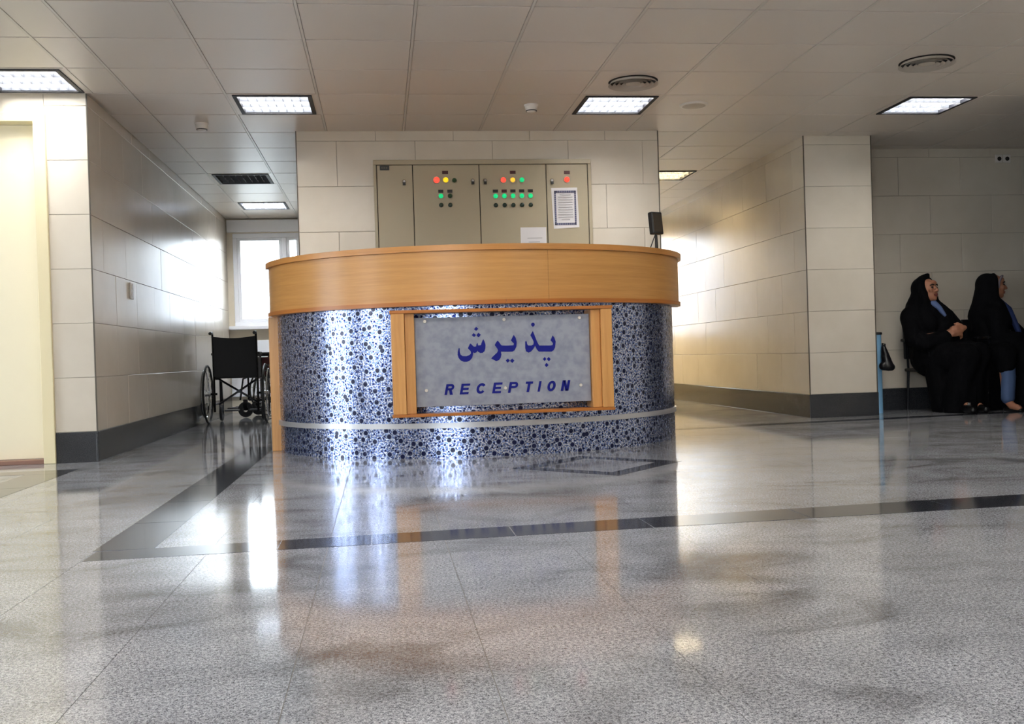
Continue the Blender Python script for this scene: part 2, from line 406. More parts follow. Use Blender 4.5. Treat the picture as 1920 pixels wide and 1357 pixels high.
def bboard(name, p0, ang, L):
    o = MB().bbox(0, L, -.008, T8, 0.0, .2, .003).build(name, MAT['dark_granite']); o['kind'] = 'structure'
    o.location = (p0[0], p0[1], 0); o.rotation_euler = (0, 0, ang)
bboard('baseboard_front', (-2.13, 6.97), 0, .268)
bboard('baseboard_left', (-1.87, 6.96), R90, 6.03)
bboard('baseboard_center', (-.61, 8.09), 0, 2.91)
bboard('baseboard_right', (3.64, 13.9), -R90, 5.6)
bboard('baseboard_pier', (3.632, 8.3), 0, .626)
bboard('baseboard_far', (4.25, 8.88), 0, 5.25)
struct('trim_1', MB().box(-1.874, -1.866, 6.966, 6.974, .2, CZ), 'corner_trim')
struct('trim_2', MB().box(3.636, 3.644, 8.296, 8.304, .2, CZ), 'corner_trim')
struct('trim_3', MB().box(-.614, -.606, 8.086, 8.094, .0, CZ), 'corner_trim')
struct('trim_4', MB().box(2.296, 2.304, 8.086, 8.094, .0, CZ), 'corner_trim')
struct('trim_5', MB().box(4.246, 4.254, 8.296, 8.304, .2, CZ), 'corner_trim')

# ceiling: dark plenum, lay-in panels, bars
ceiling = struct('ceiling', MB().box(-5.4, 9.7, -4.2, 14.2, TOP, TOP+.1), 'plenum')
GX0, GDX, GY0, GDY = -.98, .605, 5.79, .585
gx = lambda k: GX0+k*GDX
gy = lambda k: GY0+k*GDY
def pan(name, x0, x1, y0, y1):
    w, h = round(x1-x0, 4), round(y1-y0, 4)
    key = (w, h)
    if key not in pan.c:
        q = .0022
        pan.c[key] = MB().add([(0, 0, .012), (w, 0, .012), (w, h, .012), (0, h, .012), (0, 0, q), (w, 0, q), (w, h, q), (0, h, q), (q, q, 0), (w-q, q, 0), (w-q, h-q, 0), (q, h-q, 0)],
             [(11, 10, 9, 8), (0, 1, 2, 3)] + [(i, 4+i, 4+(i+1) % 4, (i+1) % 4) for i in range(4)] + [(4+i, 8+i, 8+(i+1) % 4, 4+(i+1) % 4) for i in range(4)]).mesh('ceiling_panel', MAT['ceiling_panel'])
    o = link(name, pan.c[key], ceiling); o.location = (x0, y0, CZ); return o
pan.c = {}
lamp_cells = {(0, 2), (4, 2), (8, 2), (-1, 7), (-1, 10), (6, 7), (6, 11)}
vent_cells = {(4, 1), (7, 0)}
PG, BW = .0055, .007      # joint half gap, half bar width
for j in range(-2, 13):
    y0, y1 = gy(j)+PG, gy(j+1)-PG
    for i in range(-1, 15):
        x0, x1 = gx(i)+BW+.002, gx(i+1)-BW-.002
        if (i, j) in lamp_cells: continue
        if y0 > 8.05 and x0 > -.62 and x1 < 2.31: continue
        if x0 > 3.64 and y0 > 8.9: continue
        if x0 > 7.6: continue
        pan('ceiling_panel', x0, x1, y0, y1)
    # strip left of the first bar and the field over the left door
    pan('ceiling_panel', -1.83+.008 if y1 < 6.97 else -1.868, gx(-1)-BW-.002, y0, y1)
    if y0 < 6.97:
        for q in range(1, 5):
            if (q, j) == (1, 1): continue
            pan('ceiling_panel', -1.83-q*GDX+.008, -1.83-(q-1)*GDX-.008, y0, y1)
for i in list(range(-1, 15)):
    x = gx(i)
    yend = 13.4 if (x < -.62 or 2.31 < x < 3.64) else (8.09 if x < 3 else 8.88)
    MB().box(x-BW, x+BW, 4.6, yend, CZ-.0015, CZ+.02).build('grid_bar', MAT['grid_bar'], ceiling)
MB().box(-1.838, -1.824, 4.6, 6.97, CZ-.0015, CZ+.02).build('grid_bar', MAT['grid_bar'], ceiling)
e = MB(); e.box(-5.4, 9.7, -4.2, gy(-2), CZ, CZ+.012); e.box(7.8, 9.7, gy(-2), 9, CZ, CZ+.012); e.box(-5.4, -1.83-4*GDX, gy(-2), 6.98, CZ, CZ+.012)
e.build('ceiling_field', MAT['ceiling_panel'], ceiling)

# door at left
door = thing('door_1', (-2.61, 7.0, 0), None, None); door['kind'] = 'structure'
fr_ = MB(); fr_.bbox(-2.205, -2.13, 6.945, 7.15, 0, 2.295, .004); fr_.bbox(-3.09, -3.02, 6.945, 7.15, 0, 2.295, .004); fr_.bbox(-3.02, -2.205, 6.945, 7.15, 2.235, 2.295, .004)
fr_.build('door_frame', MAT['frame_cream'], door)
lf = MB().bbox(-3.016, -2.208, 7.05, 7.09, .03, 2.232, .003).build('door_leaf', MAT['door_cream'], door)
h = MB(); h.cyl((-2.93, 7.05, 1.02), (-2.93, 7.0, 1.02), .012); h.cyl((-2.94, 7.0, 1.02), (-2.82, 7.0, 1.02), .01)
h.build('door_handle', MAT['chrome'], lf, True)
MB().bbox(-3.018, -2.207, 6.96, 7.14, 0, .028, .003).build('threshold', MAT['sill_brown'], door)

# windows
def window(name, x0, x1, z0, z1, y, xm, fw=.06):
    w = thing(name, ((x0+x1)/2, y, z0), None, None); w['kind'] = 'structure'
    f = MB(); f.bbox(x0, x1, y-.02, y+.06, z1-fw, z1, .006); f.bbox(x0, x1, y-.02, y+.06, z0, z0+fw, .006)
    f.bbox(x0, x0+fw, y-.02, y+.06, z0+fw, z1-fw, .006); f.bbox(x1-fw, x1, y-.02, y+.06, z0+fw, z1-fw, .006)
    f.build('window_frame', MAT['window_white'], w)
    MB().bbox(xm-.03, xm+.03, y-.02, y+.06, z0+fw, z1-fw, .006).build('mullion', MAT['window_white'], w)
    for a, b in ((x0+fw, xm-.03), (xm+.03, x1-fw)):
        s = MB(); q = .035
        s.bbox(a, b, y-.01, y+.04, z1-fw-q, z1-fw, .004); s.bbox(a, b, y-.01, y+.04, z0+fw, z0+fw+q, .004); s.bbox(a, a+q, y-.01, y+.04, z0+fw+q, z1-fw-q, .004); s.bbox(b-q, b, y-.01, y+.04, z0+fw+q, z1-fw-q, .004)
        s = s.build('sash', MAT['window_white'], w)
        MB().box(a+q, b-q, y+.012, y+.018, z0+fw+q, z1-fw-q).build('pane', MAT['window_glass'], s)
    return w
w1 = window('window_1', -1.80, -.93, 1.08, 2.24, 13.03, -1.17, .055)
MB().bbox(-1.86, -.62, 12.9, 13.0, 1.035, 1.08, .006).build('window_sill', MAT['window_white'], w1)
MB().bbox(-1.86, -.62, 12.94, 13.0, 2.25, 2.40, .006).build('shutter_box', MAT['window_white'], w1)
MB().bbox(-1.86, -.62, 12.975, 13.0, .2, .90, .004).build('dado_panel', MAT['window_white'], w1)
window('window_2', 2.37, 3.57, .74, 2.30, 14.03, 2.97)
w3 = window('window_3', -1.35, 1.35, .5, 2.3, 0, 0); w3.location = (-5.23, 1.9, .5); w3.rotation_euler = (0, 0, R90)
for k, x in enumerate((-2.6,)):
    wb = window('window_%d' % (4+k), -1.2, 1.2, .5, 2.3, 0, 0); wb.location = (x, -4.03, .5); wb.rotation_euler = (0, 0, math.pi)  # unseen window added behind the camera, brings daylight onto the ceiling
d2_ = window('door_2', -.75, .75, 0.0, 2.2, 0, 0); d2_.location = (-5.23, 5.35, 0); d2_.rotation_euler = (0, 0, R90)

# pale building beyond the corridor window
fbld = thing('far_building', (-3.0, 40, -.22), 'pale building seen through the window behind the wheelchairs', 'building')
MB().box(-9, 1.5, 38, 44, -.22, 2.6).build('wall', MAT['far_wall'], fbld)
MB().add([(-9.4, 37.6, 2.6), (1.9, 37.6, 2.6), (1.9, 44.4, 2.6), (-9.4, 44.4, 2.6), (-9.4, 41, 4.4), (1.9, 41, 4.4)], [(0, 1, 5, 4), (2, 3, 4, 5), (1, 2, 5), (3, 0, 4), (0, 3, 2, 1)]).build('roof', MAT['far_roof'], fbld)
for k in range(4): MB().box(-7.6+k*2.2, -6.5+k*2.2, 37.95, 38.02, .8, 2.0).build('window', MAT['far_roof'], fbld)

# ------------------------------------------------------------------ ceiling lights
def ceiling_light(x0, x1, y0, y1, label, tube, group='recessed louvred ceiling lights'):
    cx, cy = (x0+x1)/2, (y0+y1)/2
    t_ = thing('ceiling_light', (cx, cy, CZ), label, 'ceiling light', group)
    hw, hh = (x1-x0)/2, (y1-y0)/2; iw, ih = .235, .235
    z = 0.0
    f = MB()      # flat trim panel round the lamp
    f.box(-hw, hw, -hh, -ih-.02, z, z+.012); f.box(-hw, hw, ih+.02, hh, z, z+.012); f.box(-hw, -iw-.02, -ih-.02, ih+.02, z, z+.012); f.box(iw+.02, hw, -ih-.02, ih+.02, z, z+.012)
    f.build('trim_panel', MAT['ceiling_panel'], t_, local=True)
    f = MB(); r = .028
    f.box(-iw-r, iw+r, -ih-r, -ih, z-.007, z+.02); f.box(-iw-r, iw+r, ih, ih+r, z-.007, z+.02); f.box(-iw-r, -iw, -ih, ih, z-.007, z+.02); f.box(iw, iw+r, -ih, ih, z-.007, z+.02)
    f.build('frame', MAT['lamp_frame'], t_, local=True)
    f = MB(); H = .085
    f.box(-iw, iw, -ih, ih, z+H, z+H+.004); f.box(-iw-.003, -iw, -ih, ih, z+.02, z+H); f.box(iw, iw+.003, -ih, ih, z+.02, z+H); f.box(-iw, iw, -ih-.003, -ih, z+.02, z+H); f.box(-iw, iw, ih, ih+.003, z+.02, z+H)
    f.build('reflector', MAT['reflector'], t_, local=True)
    for k in (-1, 0, 1):
        MB().cyl((-iw+.01, k*.155, z+.058), (iw-.01, k*.155, z+.058), .026, n=10).build('tube', tube, t_, True, local=True)
    for k in range(4):      # long blades, V section
        y = -ih+.006+(2*ih-.012)*k/3
        MB().add([(-iw, y-.014, z+.040), (iw, y-.014, z+.040), (iw, y, z+.001), (-iw, y, z+.001), (-iw, y+.014, z+.040), (iw, y+.014, z+.040)], [(0, 1, 2, 3), (3, 2, 5, 4), (0, 4, 5, 1)]).build('louvre_blade', MAT['louvre'], t_, local=True)
    for k in range(1, 8):
        x = -iw+2*iw*k/8
        MB().box(x-.0012, x+.0012, -ih, ih, z+.003, z+.032).build('louvre_blade', MAT['louvre'], t_, local=True)
    return t_
def cell(i, j): return gx(i)+BW, gx(i+1)-BW, gy(j)+PG, gy(j+1)-PG
lit, off_, warm = MAT['tube_lit'], MAT['tube_off'], MAT['tube_lit_warm']
ceiling_light(-1.83-GDX+.008, -1.83-.008, gy(1)+PG, gy(2)-PG, 'lit louvred ceiling light above the cream door', lit)
ceiling_light(*cell(0, 2), 'lit louvred ceiling light left of the reception counter, before the corridor', lit)
ceiling_light(*cell(4, 2), 'lit louvred ceiling light right above the counter, beside the round vent', lit)
ceiling_light(*cell(8, 2), 'brightest lit louvred ceiling light, in front of the two seated women', lit)
ceiling_light(*cell(-1, 7), 'unlit louvred ceiling light in the left corridor, over the wheelchairs', off_)
ceiling_light(*cell(-1, 10), 'boosted louvred ceiling light in the left corridor, nearest the window', MAT['tube_boosted'])  # glow raised above the other lamps to brighten this corridor
ceiling_light(*cell(6, 7), 'lit ceiling light in the right-hand corridor, partly hidden by the wall', warm)
ceiling_light(*cell(6, 11), 'added hidden ceiling light at the far end of the right-hand corridor', MAT['tube_warm_added'])  # added lamp hidden by the center wall, warms the right corridor tiles
for x in (-3.2, -.2, 2.9):  # unseen lamp rows added to brighten floor, counter front and ceiling
    for y in (4.05, .9, -2.1):
        where = {-3.2: 'leftmost', -.2: 'middle', 2.9: 'rightmost'}[x] + (' of the row above the dark floor strip' if y > 3 else ' of the row just overhead' if y > 0 else ' of the row at the back wall')
        t_ = thing('ceiling_light', (x, y, CZ-.002), 'added unseen ceiling light, ' + where, 'ceiling light', 'added ceiling lights out of view')
        f = MB(); f.box(-.26, .26, -.26, -.235, -.01, 0); f.box(-.26, .26, .235, .26, -.01, 0); f.box(-.26, -.235, -.235, .235, -.01, 0); f.box(.235, .26, -.235, .235, -.01, 0)
        f.build('frame', MAT['lamp_frame'], t_, local=True)
        for k in (-1, 0, 1): MB().cyl((-.225, k*.155, -.012), (.225, k*.155, -.030), .026, n=10).build('tube', lit, t_, True, local=True)

# vents, detectors
def vent(x, y, r, label):
    t_ = thing('air_diffuser', (x, y, CZ), label, 'air vent', 'round ceiling air diffusers')
    MB().lathe([(.001, -.002), (r, -.002), (r, -.0005), (.001, -.0005)], (0, 0, 0), 40).build('back_plate', MAT['vent_shadow'], t_, True, True)
    for k in range(4):
        ro_ = r*(1-.18*k); ri_ = ro_-r*.09
        MB().lathe([(ri_, -.006), (ro_, -.024), (ro_+.003, -.024), (ri_+.003, -.006), (ri_, -.006)], (0, 0, 0), 40).build('cone_ring', MAT['grey_vent'], t_, True, True)
    MB().lathe([(.001, -.016), (r*.3, -.016), (r*.3, -.003), (.001, -.003)], (0, 0, 0), 32).build('center_disc', MAT['grey_vent'], t_, True, True)
vent(1.725, 6.62, .165, 'round grey air diffuser just in front of the light above the counter')
vent(3.53, 6.12, .17, 'round dark-ringed air diffuser towards the top right of the ceiling')
def detector(x, y, label):
    t_ = thing('smoke_detector', (x, y, CZ), label, 'smoke detector', 'ceiling smoke detectors')
    MB().lathe([(.001, -.012), (.05, -.012), (.052, 0), (.001, 0)], (0, 0, 0), 24).build('base', MAT['white_plastic'], t_, True, True)
    MB().lathe([(.001, -.055), (.026, -.054), (.034, -.048), (.044, -.03), (.047, -.0121), (.001, -.0121)], (0, 0, 0), 24).build('head', MAT['white_plastic'], t_, True, True)
    MB().lathe([(.036, -.047), (.040, -.047), (.040, -.041), (.036, -.041)], (0, 0, 0), 24).build('sensor_slot', MAT['black_plastic'], t_, True, True)
detector(1.13, 7.25, 'white smoke detector over the indicator panel')
detector(-1.28, 7.83, 'white smoke detector at the mouth of the left corridor')
t_ = thing('ceiling_speaker', (2.34, 7.24, CZ), 'flat round white disc on the ceiling right of the lit lamp', 'ceiling speaker')
MB().lathe([(.085, -.012), (.1, -.010), (.106, 0), (.085, -.001)], (0, 0, 0), 36).build('rim', MAT['white_plastic'], t_, True, True)
MB().lathe([(.001, -.02), (.05, -.018), (.085, -.0115), (.085, -.002), (.001, -.002)], (0, 0, 0), 36).build('grille', MAT['grey_vent'], t_, True, True)

# ------------------------------------------------------------------ reception counter
DX, DY = .70, 7.35
def ell(a, b, th): return (DX + a*math.cos(th), DY - b*math.sin(th))
def shell(a, b, th0, th1, z0, z1, wdt, n=96, uvs=False):
    mb = MB(); N = n+1
    ths = [th0+(th1-th0)*i/n for i in range(N)]
    o = [ell(a, b, q) for q in ths]; i_ = [ell(a-wdt, b-wdt, q) for q in ths]
    vs = [(x, y, z0) for x, y in o]+[(x, y, z1) for x, y in o]+[(x, y, z0) for x, y in i_]+[(x, y, z1) for x, y in i_]
    fs = []
    for k in range(n):
        fs += [(k, k+1, N+k+1, N+k), (2*N+k, 3*N+k, 3*N+k+1, 2*N+k+1), (N+k, N+k+1, 3*N+k+1, 3*N+k), (k, 2*N+k, 2*N+k+1, k+1)]
    fs += [(0, N, 3*N, 2*N), (n, 2*N+n, 3*N+n, N+n)]
    return mb.add(vs, fs)
def add_uv(o, a, b):
    me = o.data; off = wloc(o); uvl = me.uv_layers.new(name='UVMap')
    M = 400; cum = [0.0]; pp = ell(a, b, 0)
    for k in range(1, M+1):
        q = ell(a, b, math.pi*k/M); cum.append(cum[-1]+math.hypot(q[0]-pp[0], q[1]-pp[1])); pp = q
    for lp in me.loops:
        v = me.vertices[lp.vertex_index].co + off
        th = math.atan2(-(v.y-DY)/b, (v.x-DX)/a); th = min(max(th, 0), math.pi)
        f = th/math.pi*M; k = min(int(f), M-1)
        uvl.data[lp.index].uv = (-(cum[k]+(cum[k+1]-cum[k])*(f-k)), v.z)
counter = thing('reception_counter', (DX, DY, 0), 'curved reception counter with a wooden band over a dotted blue metallic front', 'reception counter')
tl, tr_ = math.pi*.962, math.pi*.02
A0, B0 = 1.42, 1.17
drum = shell(A0, B0, tr_, tl, .0, .945, .03).build('drum_front', MAT['dotted_foil'], counter, True); add_uv(drum, A0, B0)
shell(A0+.012, B0+.012, tr_, tl, .184, .216, .0125, 96).build('metal_strip', MAT['band_metal'], counter, True)
thm = math.acos((1.035-DX)/(A0+.05))
shell(A0+.05, B0+.05, tr_, thm-.0006, .958, 1.262, .03, 60).build('band_panel', MAT['wood_band'], counter, True)
shell(A0+.05, B0+.05, thm+.0006, tl, .958, 1.262, .03, 60).build('band_panel', MAT['wood_band'], counter, True)
thb = math.acos((.765-DX)/(A0+.062))
shell(A0+.062, B0+.062, tr_, thb-.0005, .934, .9595, .085, 60).build('lower_moulding', MAT['wood_trim'], counter, True)
shell(A0+.062, B0+.062, thb+.0005, tl, .934, .9595, .085, 60).build('lower_moulding', MAT['wood_trim'], counter, True)
shell(A0+.072, B0+.072, tr_, tl, 1.2625, 1.298, .40, 96).build('counter_top', MAT['wood_edge'], counter, True)
shell(A0-.04, B0-.04, tr_+.05, tl-.03, .72, .75, .55, 60).build('work_surface', MAT['wood_band'], counter, True)
MB().bbox(-.772, -.672, 7.21, 7.72, 0, .934, .004).build('end_board', MAT['wood_board'], counter)
MB().bbox(-.772, -.672, 7.50, 7.72, .9345, 1.262, .004).build('end_board', MAT['wood_board'], counter)
MB().bbox(2.02, 2.11, 7.30, 7.72, 0, 1.262, .004).build('end_board', MAT['wood_board'], counter)

# framed sign on the counter front
sign = thing('reception_sign', (.735, 6.10, .27), 'framed grey sign reading RECEPTION in blue on the counter front', 'sign')
def drum_y(x): return DY - B0*math.sqrt(max(0, 1-((x-DX)/A0)**2))
for x0, x1, yf in ((.062, .140, 6.05), (.1415, .200, 6.078), (1.275, 1.3315, 6.078), (1.333, 1.400, 6.05)):
    e = max(drum_y(x0), drum_y(x1)) - .004
    e = min(drum_y(x0), drum_y(x1)) - .003
    MB().bbox(x0, x1, yf, e, .284, .884, .003).build('upright_board', MAT['wood_board'], sign)
for z0, z1 in ((.266, .2835), (.8845, .904)):
    MB().bbox(.055, 1.405, 6.045, 6.172, z0, z1, .003).build('rail', MAT['wood_trim'], sign)
plate = MB().bbox(.2015, 1.272, 6.116, 6.124, .322, .858, .002).build('plate', MAT['frosted_plate'], sign)
for x, z in ((.265, .836), (.745, .836), (1.211, .835), (.262, .421), (.742, .420), (1.208, .422)):
    e = MB(); e.cyl((x, 6.1165, z), (x, 6.106, z), .011, .009, 14); e.cyl((x, 6.1235, z), (x, drum_y(x)-.001, z), .006, n=8)
    e.build('standoff_pin', MAT['pin'], plate, True)
SHIN = [(0.4656, 0.6717), (0.4704, 0.6683), (0.4706, 0.6469), (0.4751, 0.6307), (0.4866, 0.6218), (0.5101, 0.6205), (0.5274, 0.626), (0.5385, 0.6363), (0.5368, 0.6492), (0.5202, 0.6679), (0.535, 0.6974), (0.5444, 0.6897), (0.5569, 0.6765), (0.5709, 0.6771), (0.5735, 0.691), (0.5792, 0.7005), (0.5825, 0.6886), (0.584, 0.6832), (0.6002, 0.6849), (0.6038, 0.6965), (0.6153, 0.7209), (0.6234, 0.7046), (0.6282, 0.6851), (0.6265, 0.6637), (0.6206, 0.6467), (0.6095, 0.6374), (0.5944, 0.6368), (0.5828, 0.6446), (0.5777, 0.6512), (0.5709, 0.6407), (0.5579, 0.6379), (0.552, 0.6423), (0.55, 0.6274), (0.5441, 0.6083), (0.5307, 0.5937), (0.5133, 0.5861), (0.494, 0.5863), (0.475, 0.5955), (0.4627, 0.6108), (0.4573, 0.6302), (0.4591, 0.6494)]
YER = [(0.6843, 0.6824), (0.6945, 0.7004), (0.7012, 0.7077), (0.7087, 0.7043), (0.7211, 0.6846), (0.7274, 0.679), (0.7572, 0.6776), (0.7995, 0.678), (0.802, 0.6887), (0.7841, 0.7075), (0.8026, 0.7414), (0.8139, 0.7228), (0.8196, 0.6968), (0.8166, 0.6689), (0.8051, 0.6477), (0.7918, 0.6395), (0.756, 0.6399), (0.7208, 0.6416), (0.7236, 0.6243), (0.7186, 0.6051), (0.7074, 0.5904), (0.691, 0.5845), (0.6602, 0.6015), (0.6669, 0.6099), (0.698, 0.6369), (0.7038, 0.6496), (0.6987, 0.6616)]
PEZ = [(0.8719, 0.6996), (0.8807, 0.7004), (0.8834, 0.682), (0.8897, 0.6743), (0.9093, 0.6737), (0.9214, 0.6788), (0.9241, 0.6938), (0.919, 0.708), (0.9047, 0.7364), (0.9207, 0.7619), (0.9308, 0.7346), (0.9408, 0.7063), (0.949, 0.6866), (0.9573, 0.6723), (1.0272, 0.6703), (1.0404, 0.6721), (1.043, 0.6839), (1.0282, 0.7016), (1.0423, 0.7315), (1.0527, 0.7161), (1.0598, 0.6942), (1.0553, 0.6576), (1.046, 0.6405), (1.0326, 0.6323), (0.955, 0.6346), (0.9433, 0.6458), (0.9351, 0.6633), (0.9321, 0.672), (0.9263, 0.6614), (0.9172, 0.6487), (0.906, 0.6371), (0.8905, 0.6301), (0.8755, 0.6391), (0.8707, 0.6587)]
DOTS = [[(0.5746, 0.7959), (0.5882, 0.7838), (0.5738, 0.7713), (0.5613, 0.7824)], [(0.5584, 0.7589), (0.572, 0.7467), (0.5609, 0.7342), (0.5462, 0.7464)], [(0.5875, 0.7602), (0.6021, 0.747), (0.5866, 0.7313), (0.5752, 0.7456)], [(0.7884, 0.5976), (0.8021, 0.5843), (0.7886, 0.5707), (0.7754, 0.584)], [(0.7624, 0.5984), (0.7732, 0.5852), (0.7605, 0.5726), (0.749, 0.587)], [(0.9229, 0.8136), (0.9309, 0.8101), (0.9343, 0.8003), (0.9303, 0.7918), (0.9221, 0.7866), (0.9144, 0.7922), (0.911, 0.801), (0.915, 0.8101)], [(0.9901, 0.6011), (0.9984, 0.5879), (0.9882, 0.5763), (0.9776, 0.5886)], [(1.0141, 0.6004), (1.0258, 0.5871), (1.0144, 0.5734), (1.0017, 0.5878)], [(0.9999, 0.5652), (1.0115, 0.5507), (0.998, 0.5382), (0.9875, 0.5515)]]
for poly in [SHIN, YER, PEZ] + DOTS:
    MB().prism(poly, 6.1135, 6.1162).build('persian_letter', MAT['blue_letter'], plate)
LATIN = [('R', 0.37, 0.435), ('E', 0.462, 0.529), ('C', 0.559, 0.629), ('E', 0.659, 0.726), ('P', 0.756, 0.824), ('T', 0.856, 0.914), ('I', 0.938, 0.966), ('O', 0.994, 1.058), ('N', 1.082, 1.144)]
def arc_ring(cx, cy, rx, ry, t, a0, a1, n=14):
    P = []
    for i in range(n):
        u, v = a0+(a1-a0)*i/n, a0+(a1-a0)*(i+1)/n
        f = lambda a, k: (cx+(rx-k)*math.cos(a), cy+(ry-k)*math.sin(a))
        P.append([f(u, 0), f(v, 0), f(v, t), f(u, t)])
    return P
def bar(x0, x1, z0, z1): return [(x0, z0), (x1, z0), (x1, z1), (x0, z1)]
def glyph(ch, w, h, t):
    pi = math.pi
    if ch == 'E': return [bar(0, t, 0, h), bar(t, w, 0, t*.85), bar(t, w*.92, h/2-t*.42, h/2+t*.42), bar(t, w, h-t*.85, h)]
    if ch == 'T': return [bar(0, w, h-t*.9, h), bar(w/2-t/2, w/2+t/2, 0, h-t*.9)]
    if ch == 'I': return [bar(0, w, 0, h)]
    if ch == 'N': return [bar(0, t, 0, h), bar(w-t, w, 0, h), [(t*.3, h), (t*1.3, h), (w-t*.3, 0), (w-t*1.3, 0)]]
    if ch == 'O': return arc_ring(w/2, h/2, w/2, h/2, t, 0, 2*pi, 28)
    if ch == 'C': return arc_ring(w/2, h/2, w/2, h/2, t, .2*pi, 1.8*pi, 24)
    r = h*.29; q = [bar(0, t, 0, h), bar(t, w-r, h-t*.85, h), bar(t, w-r, h-2*r, h-2*r+t*.85)] + arc_ring(w-r, h-r, r, r, t*.92, -pi/2, pi/2, 12)
    if ch == 'R': q.append([(w*.42, h-2*r+.004), (w*.42+t*1.1, h-2*r+.004), (w, 0), (w-t*1.15, 0)])
    return q
for ch, x0, x1 in LATIN:
    hgt, sh = .0645, .014; w_ = (x1-x0)-sh; mb = MB()
    for poly in glyph(ch, w_, hgt, .0155): mb.prism([(x0+x+sh*z/hgt, .390+z) for x, z in poly], 6.1135, 6.1162)
    mb.build('latin_letter', MAT['blue_letter'], plate)

# customer display on the counter
disp = thing('customer_display', (1.965, 7.02, 1.298), 'small black screen on a thin stand at the right end of the counter', 'display')
MB().bbox(-.045, .045, -.035, .035, 0, .012, .004).build('base', MAT['black_plastic'], disp, local=True)
MB().cyl((0, 0, .01), (.0, .005, .16), .013, .010, 12).build('stand', MAT['black_plastic'], disp, True, True)
b_ = MB().bbox(-.05, .05, -.02, .025, -.08, .08, .008).build('housing', MAT['black_plastic'], disp, local=True)
b_.location = (0, .0, .225); b_.rotation_euler = (math.radians(-6), 0, math.radians(28))
sc_ = MB().bbox(-.042, .042, -.0225, -.0195, -.065, .068, .001).build('screen', mat('screen_grey', srgb(66, 58, 50), .25), b_, local=True)
MB().tube([(-.008, -.012, .15), (-.03, -.02, .1), (-.06, -.01, .02), (-.09, .02, .004)], .004, 6).build('cable', MAT['black_plastic'], disp, True, True)

# ------------------------------------------------------------------ electrical cabinet with indicator lamps
cab = thing('electrical_cabinet', (.855, 8.07, .35), 'beige metal electrical cabinet with four doors and indicator lamps on the wall', 'cabinet')
YF = 8.048
e = MB(); e.box(-.010, 1.72, YF+.008, 8.0895, .35, 2.178); e.build('body', MAT['gap_black'], cab)
e = MB(); e.bbox(-.018, 1.727, YF-.006, YF+.03, 2.145, 2.183, .004); e.bbox(-.018, .006, YF-.006, YF+.03, .35, 2.145, .004); e.bbox(1.700, 1.727, YF-.006, YF+.03, .35, 2.145, .004); e.bbox(.006, 1.700, YF-.006, YF+.03, .33, .36, .004)
e.build('frame', MAT['cabinet_paint'], cab)
edges = [.008, .2905, .818, 1.358, 1.698]
doors = []
for a, b in zip(edges[:-1], edges[1:]):
    doors.append(MB().bbox(a+.003, b-.003, YF, YF+.02, .362, 2.141, .003).build('cabinet_door', MAT['cabinet_paint'], cab))
def lock(x, z, d):
    e = MB(); e.lathe([(.001, -.018), (.009, -.018), (.016, -.010), (.018, 0), (.001, 0)], (x, YF, z), 16, 'y')
    k = e.build('lock', MAT['chrome'], d, True)
    MB().bbox(x-.011, x+.011, YF-.022, YF-.002, z-.03, z-.008, .003).build('latch_tab', MAT['black_plastic'], d)
for x, z, d in ((.221, 2.012, 0), (.765, 2.014, 1), (.864, 2.014, 2), (1.404, 2.01, 3)): lock(x, z, doors[d])
def ind(x, z, m, d, r=.019):
    b = MB().lathe([(.001, -.008), (r+.004, -.008), (r+.005, 0), (.001, 0)], (x, YF, z), 18, 'y').build('lamp_bezel', MAT['cabinet_paint'], d, True)
    MB().lathe([(.001, -.022), (r*.6, -.0195), (r*.95, -.013), (r, -.0082), (.001, -.0082)], (x, YF, z), 18, 'y').build('indicator_lamp', MAT[m], d, True)
def leg_(x, z, d, m='legend', w=.046): MB().box(x-w/2, x+w/2, YF-.003, YF, z-.012, z+.012).build('legend_plate', MAT[m], d)
def but(x, z, d): MB().lathe([(.001, -.016), (.012, -.016), (.017, -.012), (.018, 0), (.001, 0)], (x, YF, z), 16, 'y').build('push_button', MAT['button_dark'], d, True)
D1, D2, D3 = doors[1], doors[2], doors[3]
leg_(.547, 2.082, D1); ind(.477, 2.022, 'lamp_red', D1, .024); ind(.550, 2.022, 'lamp_yellow', D1, .021); ind(.618, 2.018, 'lamp_off', D1)
for x, m_ in ((.508, 'lamp_green'), (.580, 'lamp_off')): leg_(x, 1.933, D1, 'legend_dark', .04); ind(x, 1.895, m_, D1); but(x, 1.823, D1)
leg_(1.088, 2.079, D2); ind(1.010, 2.018, 'lamp_red', D2, .021); ind(1.086, 2.018, 'lamp_orange', D2); ind(1.160, 2.018, 'lamp_green', D2)
for k in range(5):
    x = .944+k*.0705; leg_(x, 1.930, D2, 'legend_dark' if k != 1 else 'legend', .042); ind(x, 1.890, 'lamp_green', D2); but(x, 1.817, D2)
leg_(1.528, 2.075, D3); ind(1.526, 2.017, 'lamp_red', D3, .022)
npl = MB().box(.034, .108, YF-.004, YF, 2.103, 2.138).build('name_plate', MAT['black_plastic'], doors[0])
for q in range(3): MB().box(.045+q*.018, .057+q*.018, YF-.0045, YF-.004, 2.114, 2.128).build('plate_mark', MAT['corner_trim'], npl)
